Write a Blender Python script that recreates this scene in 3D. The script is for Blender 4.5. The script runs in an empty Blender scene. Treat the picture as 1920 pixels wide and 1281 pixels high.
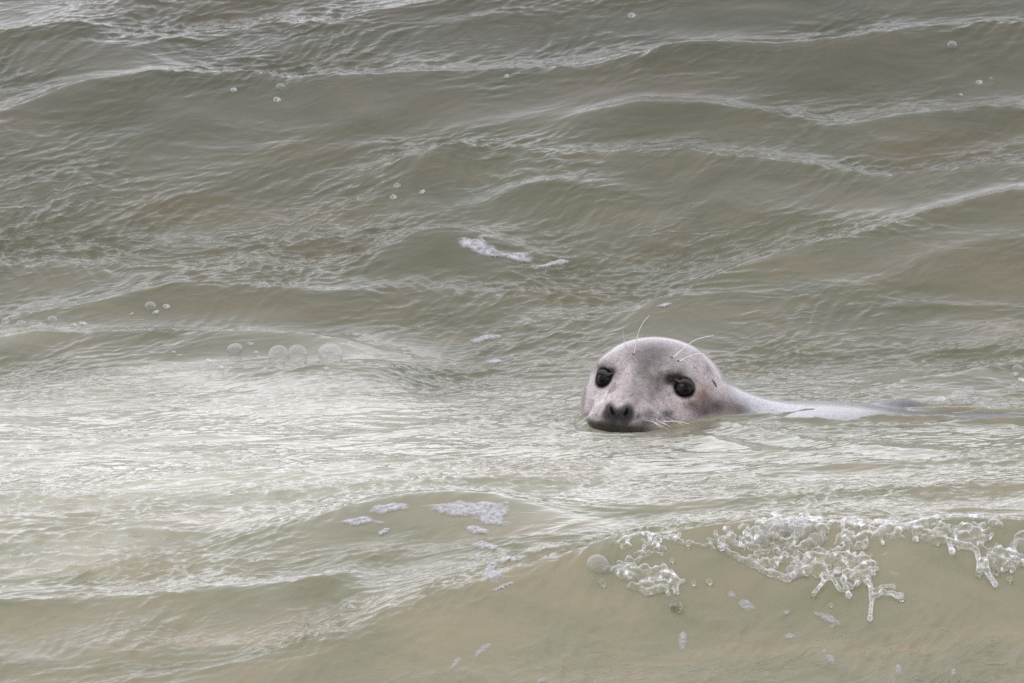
import bpy, math, random
import numpy as np

# ---------------------------------------------------------------- camera, sky, sun, exposure
scene = bpy.context.scene
TH = math.radians(12.0)          # the photographer looks down on the sea by 12 degrees
D = 30.0                         # metres to the seal
S = 0.001                        # metres per photo pixel at the seal
FWD = np.array([0.0, math.cos(TH), -math.sin(TH)])
UP = np.array([0.0, math.sin(TH), math.cos(TH)])
CAM = -D * FWD + 0.160 * UP
cam_d = bpy.data.cameras.new("camera")
cam_d.sensor_width = 36.0
cam_d.lens = 36.0 * D / (1920 * S)
cam_d.clip_start = 0.5
cam_d.clip_end = 6000.0
cam_d.dof.use_dof = True
cam_d.dof.focus_distance = 30.05
cam_d.dof.aperture_fstop = 22.0
cam = bpy.data.objects.new("camera", cam_d)
cam.location = CAM
cam.rotation_euler = (math.radians(90) - TH, 0, 0)
scene.collection.objects.link(cam)
scene.camera = cam

SUN_EL, SUN_AZ = math.radians(62), math.radians(215)   # azimuth from +Y towards +X
world = bpy.data.worlds.new("World")
scene.world = world
world.use_nodes = True
wn, wl = world.node_tree.nodes, world.node_tree.links
wn.clear()
w_out = wn.new("ShaderNodeOutputWorld")
w_bg = wn.new("ShaderNodeBackground")
w_bg.inputs["Strength"].default_value = 0.10
w_sky = wn.new("ShaderNodeTexSky")
w_sky.sky_type = 'NISHITA'
w_sky.sun_disc = False
w_sky.sun_elevation = SUN_EL
w_sky.sun_rotation = SUN_AZ
w_sky.air_density = 1.0
w_sky.dust_density = 6.0
w_sky.ozone_density = 1.0
w_hs = wn.new("ShaderNodeHueSaturation")            # overcast: the blue is washed out
w_hs.inputs["Saturation"].default_value = 0.35
wl.new(w_sky.outputs[0], w_hs.inputs["Color"])
w_mix = wn.new("ShaderNodeMix")                       # even cloud cover over the whole sky
w_mix.data_type = 'RGBA'
w_mix.inputs[0].default_value = 0.70
w_tc = wn.new("ShaderNodeTexCoord")
w_sep = wn.new("ShaderNodeSeparateXYZ")
w_ramp = wn.new("ShaderNodeValToRGB")                 # cloud veil: paler low down, thicker overhead
for _k, (_p, _c) in enumerate([(0.0, (1.0, .99, 1.02)), (.12, (.84, .84, .88)), (.30, (.56, .565, .61)), (.55, (.42, .43, .475)), (1.0, (.40, .41, .45))]):
    _e = w_ramp.color_ramp.elements
    while len(_e) <= _k:
        _e.new(.99)
    _e[_k].position = _p
    _e[_k].color = (*_c, 1)
w_mul = wn.new("ShaderNodeVectorMath"); w_mul.operation = 'SCALE'
w_mul.inputs["Scale"].default_value = 18.0
wl.new(w_tc.outputs["Generated"], w_sep.inputs[0])
wl.new(w_sep.outputs["Z"], w_ramp.inputs[0])
wl.new(w_ramp.outputs[0], w_mul.inputs[0])
wl.new(w_mul.outputs[0], w_mix.inputs[7])
wl.new(w_hs.outputs[0], w_mix.inputs[6])
wl.new(w_mix.outputs[2], w_bg.inputs["Color"])
wl.new(w_bg.outputs[0], w_out.inputs["Surface"])

sun_d = bpy.data.lights.new("sun", 'SUN')
sun_d.energy = 0.5
sun_d.angle = math.radians(30)
sun_d.color = (1.0, 0.97, 0.93)
sun = bpy.data.objects.new("sun", sun_d)
sun.rotation_euler = (-(math.radians(90) - SUN_EL), 0, -SUN_AZ)
sun.location = (3, 6, 8)
scene.collection.objects.link(sun)

scene.view_settings.view_transform = 'Standard'
scene.view_settings.look = 'None'
scene.view_settings.gamma = 1.0
scene.view_settings.use_curve_mapping = False
scene.view_settings.exposure = 0.80
scene.cycles.use_denoising = False
scene.cycles.max_bounces = 8
scene.cycles.transmission_bounces = 8
scene.cycles.sample_clamp_indirect = 6.0

# ---------------------------------------------------------------- helpers
COL = scene.collection
rng = np.random.default_rng(7)


def ray(px, py):
    d = FWD + np.array([(px - 960) * S / D, 0, 0]) + UP * ((640.5 - py) * S / D)
    return CAM, d


def link(name, mesh, parent=None):
    o = bpy.data.objects.new(name, mesh)
    COL.objects.link(o)
    if parent is not None:
        o.parent = parent
    return o


def tag(o, label, cat=None, group=None, kind=None):
    o["label"] = label
    if cat:
        o["category"] = cat
    if group:
        o["group"] = group
    if kind:
        o["kind"] = kind
    return o


def mesh_np(name, verts, quads, mat=None, smooth=True, tris=None):
    me = bpy.data.meshes.new(name)
    verts = np.asarray(verts, np.float32)
    me.vertices.add(len(verts))
    me.vertices.foreach_set("co", verts.ravel())
    parts, starts, n = [], [], 0
    for arr, k in ((quads, 4), (tris, 3)):
        if arr is None or len(arr) == 0:
            continue
        arr = np.asarray(arr, np.int32)
        parts.append(arr.ravel())
        starts.append(n + np.arange(len(arr), dtype=np.int32) * k)
        n += arr.size
    li = np.concatenate(parts)
    ls = np.concatenate(starts)
    me.loops.add(len(li))
    me.loops.foreach_set("vertex_index", li)
    me.polygons.add(len(ls))
    me.polygons.foreach_set("loop_start", ls)
    me.update(calc_edges=True)
    me.validate()
    me.polygons.foreach_set("use_smooth", np.full(len(me.polygons), smooth))
    if mat:
        me.materials.append(mat)
    return me


def smoothstep(a, b, x):
    t = np.clip((x - a) / (b - a), 0, 1)
    return t * t * (3 - 2 * t)


def new_mat(name):
    m = bpy.data.materials.new(name)
    m.use_nodes = True
    nt = m.node_tree
    nt.nodes.clear()
    out = nt.nodes.new("ShaderNodeOutputMaterial")
    b = nt.nodes.new("ShaderNodeBsdfPrincipled")
    nt.links.new(b.outputs[0], out.inputs["Surface"])
    return m, nt.nodes, nt.links, b, out


def noise_node(n, l, scale, detail=4, rough=0.55, vec=None):
    t = n.new("ShaderNodeTexNoise")
    t.inputs["Scale"].default_value = scale
    t.inputs["Detail"].default_value = detail
    t.inputs["Roughness"].default_value = rough
    if vec is not None:
        l.new(vec, t.inputs["Vector"])
    return t


def ramp(n, l, src, stops):
    r = n.new("ShaderNodeValToRGB")
    e = r.color_ramp.elements
    while len(e) < len(stops):
        e.new(0.5)
    for k, (p, c) in enumerate(stops):
        e[k].position = p
        e[k].color = (*c, 1) if len(c) == 3 else c
    l.new(src, r.inputs[0])
    return r


# ---------------------------------------------------------------- sea surface
def spectrum_field(n, size, lmin, lmax, kdir, spread, power, seed, mix=0.0):
    """random directional ripple field on a periodic tile: height and sideways pull"""
    r = np.random.default_rng(seed)
    k1 = np.fft.fftfreq(n, d=size / n) * 2 * np.pi
    kx, ky = np.meshgrid(k1, k1, indexing='ij')
    k = np.hypot(kx, ky) + 1e-9
    lam = 2 * np.pi / k
    band = smoothstep(lmin * 0.7, lmin * 1.3, lam) * (1 - smoothstep(lmax * 0.8, lmax * 1.4, lam))
    c = np.abs((kx * kdir[0] + ky * kdir[1]) / k)
    amp = band * k ** (-power) * (c ** spread * (1 - mix) + mix)
    f = (r.normal(size=(n, n)) + 1j * r.normal(size=(n, n))) * amp
    h = np.fft.ifft2(f).real
    s = h.std()
    dx = np.fft.ifft2(f * (1j * kx / k)).real / s
    dy = np.fft.ifft2(f * (1j * ky / k)).real / s
    return (h / s).astype(np.float32), dx.astype(np.float32), dy.astype(np.float32), size


def samp(f, size, x, y):
    n = f.shape[0]
    u = (x / size * n) % n
    v = (y / size * n) % n
    i = np.floor(u).astype(np.int32) % n
    j = np.floor(v).astype(np.int32) % n
    fu, fv = u - np.floor(u), v - np.floor(v)
    i1, j1 = (i + 1) % n, (j + 1) % n
    return (f[i, j] * (1 - fu) * (1 - fv) + f[i1, j] * fu * (1 - fv)
            + f[i, j1] * (1 - fu) * fv + f[i1, j1] * fu * fv)


# long swell the seal floats in: high behind the breaking wave, low at the seal, rising seawards
_ky = [-60, -9, -5, -3.2, -2.3, -1.7, -1.3, -0.9, 0.66, 1.0, 1.5, 2.7, 4.0, 6.0, 9.0, 60]
_kz = [0, 0, 0.02, -0.10, -0.09, 0.01, 0.062, 0.086, -0.048, -0.004, 0.088, 0.315, 0.47, 0.22, 0.0, 0]
_ty = np.arange(-60, 60, 0.02)
_tz = np.interp(_ty, _ky, _kz)
_kern = np.exp(-0.5 * (np.arange(-40, 41) * 0.02 / 0.17) ** 2)
_tz = np.convolve(np.pad(_tz, 40, mode='edge'), _kern / _kern.sum(), mode='valid')


def swell(y):
    return np.interp(y, _ty, _tz)


def on_swell(px, py, a):
    """world x, y of the photo pixel if the water stands a above the swell there"""
    o, d = ray(px, py)
    t = D
    for _ in range(40):
        p = o + t * d
        err = p[2] - (swell(p[1]) + a)
        t += err / (-d[2]) * 0.55
    p = o + t * d
    return p[0], p[1]


# crests: (photo polyline with crest height in metres), front width, back width
CRESTS = [
    # breaking wave nearest the shore
    ([(-200, 1420, .00), (150, 1345, .02), (420, 1262, .035), (600, 1205, .055), (760, 1145, .075), (920, 1090, .09), (1060, 1040, .105),
      (1160, 1005, .12), (1350, 992, .125), (1500, 975, .135), (1650, 985, .125), (1800, 972, .14),
      (1920, 985, .13), (2100, 1000, .11), (2500, 1010, .05)], .18, .30),
    # hump with the foam patch
    ([(380, 1040, .0), (560, 985, .03), (690, 952, .055), (820, 943, .06), (950, 955, .045), (1050, 995, .02), (1150, 1010, 0)], .16, .22),
    ([(-250, 1140, .03), (0, 1138, .028), (150, 1142, .02), (300, 1132, .028), (460, 1130, .03), (620, 1105, .03), (720, 1110, .0)], .10, .16),
    ([(-200, 1010, .01), (60, 1010, .012), (250, 1000, .012), (420, 985, .0)], .10, .2),
    ([(-200, 1245, .02), (60, 1240, .02), (230, 1232, .02), (380, 1255, .0)], .10, .2),
    # wavelets behind the seal
    ([(-250, 660, .02), (0, 640, .028), (150, 632, .032), (350, 622, .042), (420, 630, .045), (560, 630, .048), (650, 642, .042), (760, 685, .01), (850, 700, 0)], .17, .10),
    ([(-250, 745, .0), (130, 716, .02), (280, 704, .026), (420, 700, .030), (600, 697, .032), (700, 698, .026), (820, 705, .0)], .30, .12),
    ([(-250, 610, .02), (0, 602, .02), (130, 590, .026), (250, 566, .034), (330, 546, .036), (450, 550, .03), (600, 560, .024), (680, 562, .024), (900, 560, .022), (1100, 555, .0)], .12, .12),
    ([(-250, 492, .02), (0, 494, .022), (180, 500, .022), (400, 514, .02), (560, 514, .02), (680, 488, .034), (780, 451, .052), (850, 441, .055), (910, 452, .04), (1000, 488, .008), (1080, 500, 0)], .16, .11),
    ([(900, 640, .0), (1000, 612, .014), (1150, 584, .026), (1280, 545, .036), (1400, 502, .045), (1500, 472, .048), (1640, 446, .045), (1760, 421, .045), (1920, 391, .05), (2200, 370, .04)], .22, .10),
    ([(1340, 600, 0), (1500, 580, .01), (1650, 540, .02), (1760, 505, .025), (1900, 480, .03), (2200, 470, .02)], .20, .14),
    ([(1150, 470, .0), (1330, 407, .012), (1500, 425, .014), (1640, 431, .012), (1720, 430, .0)], .10, .12),
    ([(860, 420, .0), (960, 372, .024), (1060, 354, .034), (1150, 368, .024), (1240, 385, .0)], .14, .10),
    ([(900, 335, .0), (1000, 318, .022), (1110, 306, .030), (1200, 290, .045), (1290, 290, .05), (1350, 308, .048), (1500, 318, .05), (1700, 330, .05), (1920, 318, .055), (2200, 320, .04)], .22, .10),
    ([(640, 350, .0), (720, 328, .02), (780, 312, .042), (830, 300, .038), (900, 281, .030), (960, 298, .014), (1020, 310, 0)], .15, .11),
    ([(900, 290, 0), (980, 268, .018), (1080, 240, .028), (1200, 215, .035), (1300, 219, .035), (1450, 240, .03), (1560, 252, .022), (1700, 236, .022), (1900, 221, .022), (2200, 220, .02)], .15, .10),
    ([(-250, 240, .02), (0, 214, .025), (150, 168, .04), (290, 146, .05), (400, 146, .05), (500, 153, .045), (620, 143, .05), (720, 158, .045), (860, 150, .045), (960, 136, .045), (1100, 135, .05), (1250, 106, .06), (1330, 101, .065), (1500, 86, .068), (1700, 66, .065), (1920, 56, .06), (2250, 50, .05)], .26, .10),
    ([(1040, 165, 0), (1100, 140, .012), (1160, 127, .016), (1260, 148, .012), (1330, 146, .012), (1420, 125, .0)], .10, .09),
    ([(-250, 60, .02), (0, 60, .03), (130, 42, .04), (200, 60, .03), (330, 78, .02), (420, 90, 0)], .25, .12),
    ([(500, 60, 0), (640, 40, .02), (900, 5, .04), (1100, -10, .04), (1500, -40, .05), (2200, -60, .05)], .25, .15),
    ([(-250, 330, 0), (200, 320, .012), (420, 300, .015), (600, 270, .014), (760, 255, 0)], .2, .2),
    # wash round the seal
    ([(1290, 800, 0), (1345, 784, .014), (1400, 800, .012), (1470, 815, .010), (1600, 838, .010), (1750, 846, .010), (2050, 850, .01), (2300, 850, 0)], .09, .04),
    ([(900, 840, 0), (1050, 812, .008), (1150, 822, .006), (1300, 815, .010), (1450, 850, .008), (1700, 870, .008), (2000, 872, 0)], .10, .10),
    ([(1480, 800, 0), (1560, 745, .006), (1700, 712, .022), (1790, 700, .028), (1900, 682, .03), (2150, 680, .02)], .10, .10),
]
_crest_fns = []
for pts, wf, wb in CRESTS:
    xs, ys, as_ = [], [], []
    for px, py, a in pts:
        x, y = on_swell(px, py, a * (1.0 if pts[0][1] < 760 else 1.14 if pts[0][1] == 1420 else 0.95))
        xs.append(x); ys.append(y); as_.append(a)
    xx = np.arange(min(xs) - 0.4, max(xs) + 0.4, 0.005)
    yy, aa = np.interp(xx, xs, ys), np.interp(xx, xs, as_, left=0, right=0)
    kk = np.exp(-0.5 * (np.arange(-16, 17) * 0.005 / 0.022) ** 2); kk /= kk.sum()
    yy = np.convolve(np.pad(yy, 16, mode='edge'), kk, mode='valid')
    aa = np.convolve(np.pad(aa, 16, mode='edge'), kk, mode='valid')
    if pts[0][1] == 1420:                             # the wave about to break stands steeper
        aa = aa * 1.18
    if pts[0][1] < 760:                               # the steep wavelets out to sea
        aa, wb = aa * 1.05, wb * .8
    _crest_fns.append((xx, yy, aa, wf, wb))

R1 = spectrum_field(1024, 2.9, .014, .055, (-.80, .60), 2.0, 1.9, 11, .10)      # slanting ripples
R2 = spectrum_field(1024, 3.3, .018, .080, (-.25, .97), 2.0, 1.8, 12, .12)       # ripples along the swell
R3 = spectrum_field(512, 6.1, .12, .45, (-.45, .90), 1.5, 1.6, 13, .15)         # chop
R4 = spectrum_field(512, 23.0, .6, 2.6, (-.2, .98), 2.0, 1.5, 14, .1)           # waves outside the view
RM = spectrum_field(512, 7.3, .25, 1.2, (-.5, .86), 1.0, 1.0, 15, .4)           # gustiness


def grid_axis(lo, hi, step, far):
    core = np.arange(lo, hi + step / 2, step)
    g, v, s = [], 0.0, step
    while v < far:
        s *= 1.17
        v += s
        g.append(v)
    g = np.array(g)
    return np.concatenate([lo - g[::-1], core, hi + g])


# ---------------------------------------------------------------- implicit surfaces
def surface_nets(fn, lo, hi, h, grid=False):
    """mesh the zero set of fn(x, y, z) (negative inside) on a regular lattice"""
    lo = np.array(lo, float); hi = np.array(hi, float)
    n = np.ceil((hi - lo) / h).astype(int) + 1
    ax = [lo[k] + np.arange(n[k]) * h for k in range(3)]
    if not grid:
        F = np.empty(n, np.float32)
        for i in range(0, n[0], 24):
            g = np.meshgrid(ax[0][i:i + 24], ax[1], ax[2], indexing='ij')
            F[i:i + 24] = fn(*g)
    else:
        F = fn(ax)
    F[0] = np.maximum(F[0], h); F[-1] = np.maximum(F[-1], h)
    F[:, 0] = np.maximum(F[:, 0], h); F[:, -1] = np.maximum(F[:, -1], h)
    F[:, :, 0] = np.maximum(F[:, :, 0], h); F[:, :, -1] = np.maximum(F[:, :, -1], h)
    I = F < 0
    corners = [(a, b_, c) for a in (0, 1) for b_ in (0, 1) for c in (0, 1)]
    m = n - 1
    sl = lambda A, o: A[o[0]:o[0] + m[0], o[1]:o[1] + m[1], o[2]:o[2] + m[2]]
    cnt = np.zeros(m, np.int8)
    for o in corners:
        cnt += sl(I, o)
    act = np.argwhere((cnt > 0) & (cnt < 8))
    vid = np.full(m, -1, np.int32)
    vid[act[:, 0], act[:, 1], act[:, 2]] = np.arange(len(act))
    acc = np.zeros((len(act), 3)); num = np.zeros(len(act))
    edges = [(p, q) for p in corners for q in corners if sum(q) - sum(p) == 1 and all(b_ >= a for a, b_ in zip(p, q))]
    for p, q in edges:
        fp = F[act[:, 0] + p[0], act[:, 1] + p[1], act[:, 2] + p[2]]
        fq = F[act[:, 0] + q[0], act[:, 1] + q[1], act[:, 2] + q[2]]
        cross = (fp < 0) != (fq < 0)
        t = np.where(cross, fp / (fp - fq + 1e-20), 0)
        pos = np.array(p)[None] + t[:, None] * (np.array(q) - np.array(p))[None]
        acc += pos * cross[:, None]; num += cross
    V = lo + (act + acc / num[:, None]) * h
    Q = []
    for d in range(3):
        o1, o2 = [k for k in range(3) if k != d]
        a = [slice(0, n[k]) for k in range(3)]; b_ = list(a)
        a[d] = slice(0, n[d] - 1); b_[d] = slice(1, n[d])
        E = np.argwhere(I[tuple(a)] != I[tuple(b_)])
        E = E[(E[:, o1] > 0) & (E[:, o2] > 0) & (E[:, o1] < m[o1]) & (E[:, o2] < m[o2])]
        sgn = I[tuple(E.T)]
        quad = []
        for s1, s2 in ((1, 1), (0, 1), (0, 0), (1, 0)):
            c = E.copy(); c[:, o1] -= s1; c[:, o2] -= s2
            quad.append(vid[tuple(c.T)])
        quad = np.stack(quad, -1)
        flip = sgn if d != 1 else ~sgn
        quad[~flip] = quad[~flip][:, ::-1]
        Q.append(quad)
    Q = np.concatenate(Q)
    return V, Q[(Q >= 0).all(1)]


def ell(p, c, r):
    q = [(p[k] - c[k]) / r[k] for k in range(3)]
    k0 = np.sqrt(q[0] ** 2 + q[1] ** 2 + q[2] ** 2) + 1e-9
    k1 = np.sqrt((q[0] / r[0]) ** 2 + (q[1] / r[1]) ** 2 + (q[2] / r[2]) ** 2) + 1e-9
    return k0 * (k0 - 1) / k1


def smin(a, b_, k):
    h = np.clip(0.5 + 0.5 * (b_ - a) / k, 0, 1)
    return b_ + (a - b_) * h - k * h * (1 - h)


# ---------------------------------------------------------------- grey seal
PSI = math.radians(22.6)
HEAD = np.array([0.250, 0.105, 0.064])            # point midway between the eyes
HF = np.array([-math.sin(PSI), -math.cos(PSI)])   # where the muzzle points
HR = np.array([math.cos(PSI), -math.sin(PSI)])


def head_uv(x, y, z):
    dx, dy = x - HEAD[0], y - HEAD[1]
    return dx * HR[0] + dy * HR[1], dx * HF[0] + dy * HF[1], z - HEAD[2]


EYES = []


def seal_sdf(x, y, z, eyes=True):
    h = head_uv(x, y, z)
    d = ell(h, (-.003, -.055, -.020), (.126, .125, .092))                   # skull
    for s in (-1, 1):
        d = smin(d, ell(h, (s * .066, -.012, -.062), (.062, .085, .058)), .035)   # cheeks
    d = smin(d, ell(h, (0, .042, -.026), (.046, .100, .040)), .030)         # bridge of the nose
    d = smin(d, ell(h, (0, .060, -.058), (.066, .074, .046)), .030)         # muzzle
    for s in (-1, 1):
        d = smin(d, ell(h, (s * .034, .090, -.058), (.042, .044, .034)), .014)    # whisker pads
        d = smin(d, ell(h, (s * .0125, .127, -.026), (.0130, .013, .0135)), .008)   # nostril flares
        d = smin(d, ell(h, (s * .058, .010, .030), (.026, .026, .014)), .024)     # brow
        d = smin(d, ell(h, (s * .060, .036, -.030), (.018, .040, .012)), .020)    # ridge below the eye
    d = smin(d, ell(h, (0, .045, -.105), (.058, .075, .035)), .020)         # lower jaw
    w = (x, y, z)
    d = smin(d, ell(w, (.338, .195, -.042), (.118, .132, .094)), .06)       # nape
    d = smin(d, ell(w, (.410, .185, -.100), (.140, .150, .105)), .06)       # neck
    d = smin(d, ell(w, (.580, .105, -.080), (.215, .250, .090)), .06)       # shoulders
    d = smin(d, ell(w, (.600, .175, -.230), (.330, .230, .205)), .05)
    d = smin(d, ell(w, (.960, .190, -.260), (.480, .230, .205)), .06)       # trunk
    d = smin(d, ell(w, (.900, .070, -.054), (.330, .170, .058)), .05)       # loins, awash
    d = smin(d, ell(w, (.738, .225, -.050), (.080, .050, .050)), .035)      # fold of the back
    d = smin(d, ell(w, (1.450, .240, -.290), (.420, .150, .150)), .10)      # rump
    if eyes:
        for e in EYES:
            he = head_uv(e[0], e[1], e[2])
            so = 1 if he[0] > 0 else -1
            d = -smin(-d, np.sqrt((x - e[0]) ** 2 + (y - e[1]) ** 2 + (z - e[2]) ** 2) - .0184, .005)
            d = smin(d, ell(h, (he[0] + so * .002, he[1] + .009, he[2] - .0200), (.018, .010, .0045)), .010)   # lower lid
    return d


def seal_hit(px, py, far=False):
    o, d = ray(px, py)
    d = d / np.linalg.norm(d)
    t = D - 1.0
    for _ in range(160):
        p = o + t * d
        s = float(seal_sdf(p[0], p[1], p[2], False))
        t += s * 0.7
        if abs(s) < 2e-5:
            break
    e = 1e-3
    g = np.array([float(seal_sdf(*(p + v), False)) - float(seal_sdf(*(p - v), False)) for v in np.eye(3) * e])
    return p, g / np.linalg.norm(g)



GX = grid_axis(-1.12, 1.12, 0.0033, 1800)
GY = grid_axis(-2.4, 2.95, 0.0045, 1800)
X, Y = np.meshgrid(GX, GY, indexing='ij')
X = X.astype(np.float64)
Z = swell(Y)
WEIGHT_OUT = smoothstep(1.15, 2.2, np.abs(X)) + smoothstep(3.6, 5.0, Y) + smoothstep(-2.6, -3.6, Y)
WEIGHT_OUT = np.clip(WEIGHT_OUT, 0, 1)
calm = np.zeros_like(Z)           # 1 on smooth faces under a crest
jag = samp(R3[0], R3[3], X * 1.0 + 2, Y * 0 + .7) * 0.008 + samp(R3[0], R3[3], X * 0.45 + 1, Y * 0 + 2.7) * 0.012
for xx, yy, aa, wf, wb in _crest_fns:
    a = np.interp(X, xx, aa, left=0, right=0)
    d = Y - np.interp(X, xx, yy) - jag
    e = 0.008
    d = np.sign(d) * (np.sqrt(d * d + e * e) - e)
    f = np.where(d < 0, np.exp(-(np.abs(d) / wf) ** 1.35), np.exp(-(np.abs(d) / wb) ** 1.15))
    Z = Z + a * f
    face = np.where(d < 0, np.exp(-((d + wf * .55) / (wf * .55)) ** 2), np.exp(-(d / .02) ** 2) * .37)
    calm = np.maximum(calm, smoothstep(.012, .05, a) * face)
Z = Z - .026 * np.exp(-((X - .19) / .13) ** 2 - ((Y + .03) / .09) ** 2)      # hollow pushed ahead of the muzzle
Z = Z - .006 * np.exp(-((X - .56) / .13) ** 2 - ((Y - .02) / .10) ** 2)      # draw-down beside the back
_i = np.where((GX > -.15) & (GX < 1.3))[0]; _j = np.where((GY > -.4) & (GY < .7))[0]
_ix = np.ix_(_i, _j)
_ds = seal_sdf(X[_ix], Y[_ix], Z[_ix], False)
_dp = np.maximum(_ds, 0)
Z[_ix] += (.0050 * np.exp(-_dp / .010) + 0.0012 * np.cos(_dp / .034 * 2 * np.pi) * np.exp(-_dp / .075)) * smoothstep(.75, .45, X[_ix])   # water creeps up the fur, rings run out
spc = np.maximum(np.gradient(GX)[:, None], np.gradient(GY)[None, :])
fine = smoothstep(0.03, 0.008, spc)
mid = smoothstep(0.12, 0.03, spc)
big = smoothstep(0.6, 0.15, spc)
gust = smoothstep(-1.4, 1.2, samp(RM[0], RM[3], X, Y))
wx = X + 0.05 * samp(R3[1], R3[3], X * .6, Y * .6) * 1.0
wy = Y + 0.05 * samp(R3[2], R3[3], X * .6 + 2, Y * .6)
amp = (0.45 + 0.75 * gust) * (1 - 0.72 * calm) * fine
lee = np.exp(-(np.abs(Y + .05) / .85) ** 3)                  # sheltered water behind the breaking wave
amp = amp * (1 - .58 * lee) * (1 - .28 * smoothstep(.6, 2.0, Y))
a1, a2, a3 = 0.0011 * amp, 0.0010 * amp, 0.0034 * (1 - .6 * calm) * (1 - .4 * lee) * mid
h1 = samp(R1[0], R1[3], wx, wy); h2 = samp(R2[0], R2[3], wx, wy); h3 = samp(R3[0], R3[3], wx, wy)
Z = Z + a1 * h1 + a2 * h2 + a3 * h3 + 0.045 * WEIGHT_OUT * big * samp(R4[0], R4[3], X, Y)
Z = Z + .0042 * samp(R2[0], R2[3], X * .28 + 1.3, Y * .8) * smoothstep(.46, .62, X) * np.exp(-((Y - .08) / .16) ** 2) * fine     # wake streaks over the sunken back
PX = X + 0.7 * (a1 * samp(R1[1], R1[3], wx, wy) + a2 * samp(R2[1], R2[3], wx, wy) + a3 * samp(R3[1], R3[3], wx, wy))
PY = Y + 0.7 * (a1 * samp(R1[2], R1[3], wx, wy) + a2 * samp(R2[2], R2[3], wx, wy) + a3 * samp(R3[2], R3[3], wx, wy))


def water_z(x, y):
    x = np.asarray(x, float); y = np.asarray(y, float)
    i = np.clip(np.searchsorted(GX, x) - 1, 0, len(GX) - 2)
    j = np.clip(np.searchsorted(GY, y) - 1, 0, len(GY) - 2)
    u = (x - GX[i]) / (GX[i + 1] - GX[i]); v = (y - GY[j]) / (GY[j + 1] - GY[j])
    return (Z[i, j] * (1 - u) * (1 - v) + Z[i + 1, j] * u * (1 - v) + Z[i, j + 1] * (1 - u) * v + Z[i + 1, j + 1] * u * v)


def on_water(px, py):
    """first point of the sea surface under a photo pixel"""
    o, d = ray(px, py)
    t = np.arange(D - 4.5, D + 6, 0.004)
    p = o[None] + t[:, None] * d[None]
    below = p[:, 2] < water_z(p[:, 0], p[:, 1])
    k = int(np.argmax(below))
    q = p[k].copy()
    q[2] = float(water_z(q[0], q[1]))
    return q


nx, ny = X.shape
idx = np.arange(nx * ny, dtype=np.int32).reshape(nx, ny)
quads = np.stack([idx[:-1, :-1], idx[1:, :-1], idx[1:, 1:], idx[:-1, 1:]], -1).reshape(-1, 4)

m_water, n, l, b, out = new_mat("turbid_sea_water")
b.inputs["IOR"].default_value = 1.333
b.inputs["Roughness"].default_value = 0.10
tc = n.new("ShaderNodeTexCoord")
n1 = noise_node(n, l, 0.9, 5, .6, tc.outputs["Object"])
sx = n.new("ShaderNodeSeparateXYZ")
l.new(tc.outputs["Object"], sx.inputs[0])
paleness = n.new("ShaderNodeMapRange")                    # base colour: paler towards the shore, darker out to sea
paleness.inputs["From Min"].default_value = 2.6
paleness.inputs["From Max"].default_value = -1.2
l.new(sx.outputs["Y"], paleness.inputs["Value"])
mx = n.new("ShaderNodeMath"); mx.operation = 'MULTIPLY_ADD'
l.new(n1.outputs["Fac"], mx.inputs[0]); mx.inputs[1].default_value = 0.7; mx.inputs[2].default_value = -0.35
ad = n.new("ShaderNodeMath"); ad.operation = 'ADD'
l.new(mx.outputs[0], ad.inputs[0]); l.new(paleness.outputs[0], ad.inputs[1])
cr = ramp(n, l, ad.outputs[0], [(.0, (.064, .060, .041)), (.5, (.116, .108, .074)), (1.0, (.196, .180, .126))])
mpq = n.new("ShaderNodeMapping"); mpq.inputs["Rotation"].default_value = (0, 0, math.radians(-50)); mpq.inputs["Scale"].default_value = (1, 2.2, 1)
l.new(tc.outputs["Object"], mpq.inputs[0])
n6 = noise_node(n, l, 2.6, 6, .62, mpq.outputs[0]); n6.inputs["Distortion"].default_value = .8
r6 = ramp(n, l, n6.outputs["Fac"], [(.28, (.74, .80, .66)), (.48, (.98, 1.0, .96)), (.70, (1.20, 1.10, 1.02))])
hue = n.new("ShaderNodeMix"); hue.data_type = 'RGBA'; hue.blend_type = 'MULTIPLY'    # olive and brown swirls of sand
hue.inputs[0].default_value = 1.0
l.new(cr.outputs[0], hue.inputs[6]); l.new(r6.outputs[0], hue.inputs[7])
am = n.new("ShaderNodeAttribute"); am.attribute_name = "milky_glare"
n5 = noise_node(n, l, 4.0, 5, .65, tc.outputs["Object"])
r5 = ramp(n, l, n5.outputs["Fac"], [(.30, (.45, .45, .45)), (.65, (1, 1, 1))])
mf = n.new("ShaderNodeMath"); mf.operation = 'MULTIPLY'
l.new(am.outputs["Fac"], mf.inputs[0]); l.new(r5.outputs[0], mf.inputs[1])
mk = n.new("ShaderNodeMix"); mk.data_type = 'RGBA'     # milky water; the band's bright reflection is also put into this colour
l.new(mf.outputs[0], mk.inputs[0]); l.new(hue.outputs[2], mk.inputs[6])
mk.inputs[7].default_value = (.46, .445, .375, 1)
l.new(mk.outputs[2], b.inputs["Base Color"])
at = n.new("ShaderNodeAttribute"); at.attribute_name = "ripple"
prev = None
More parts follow.
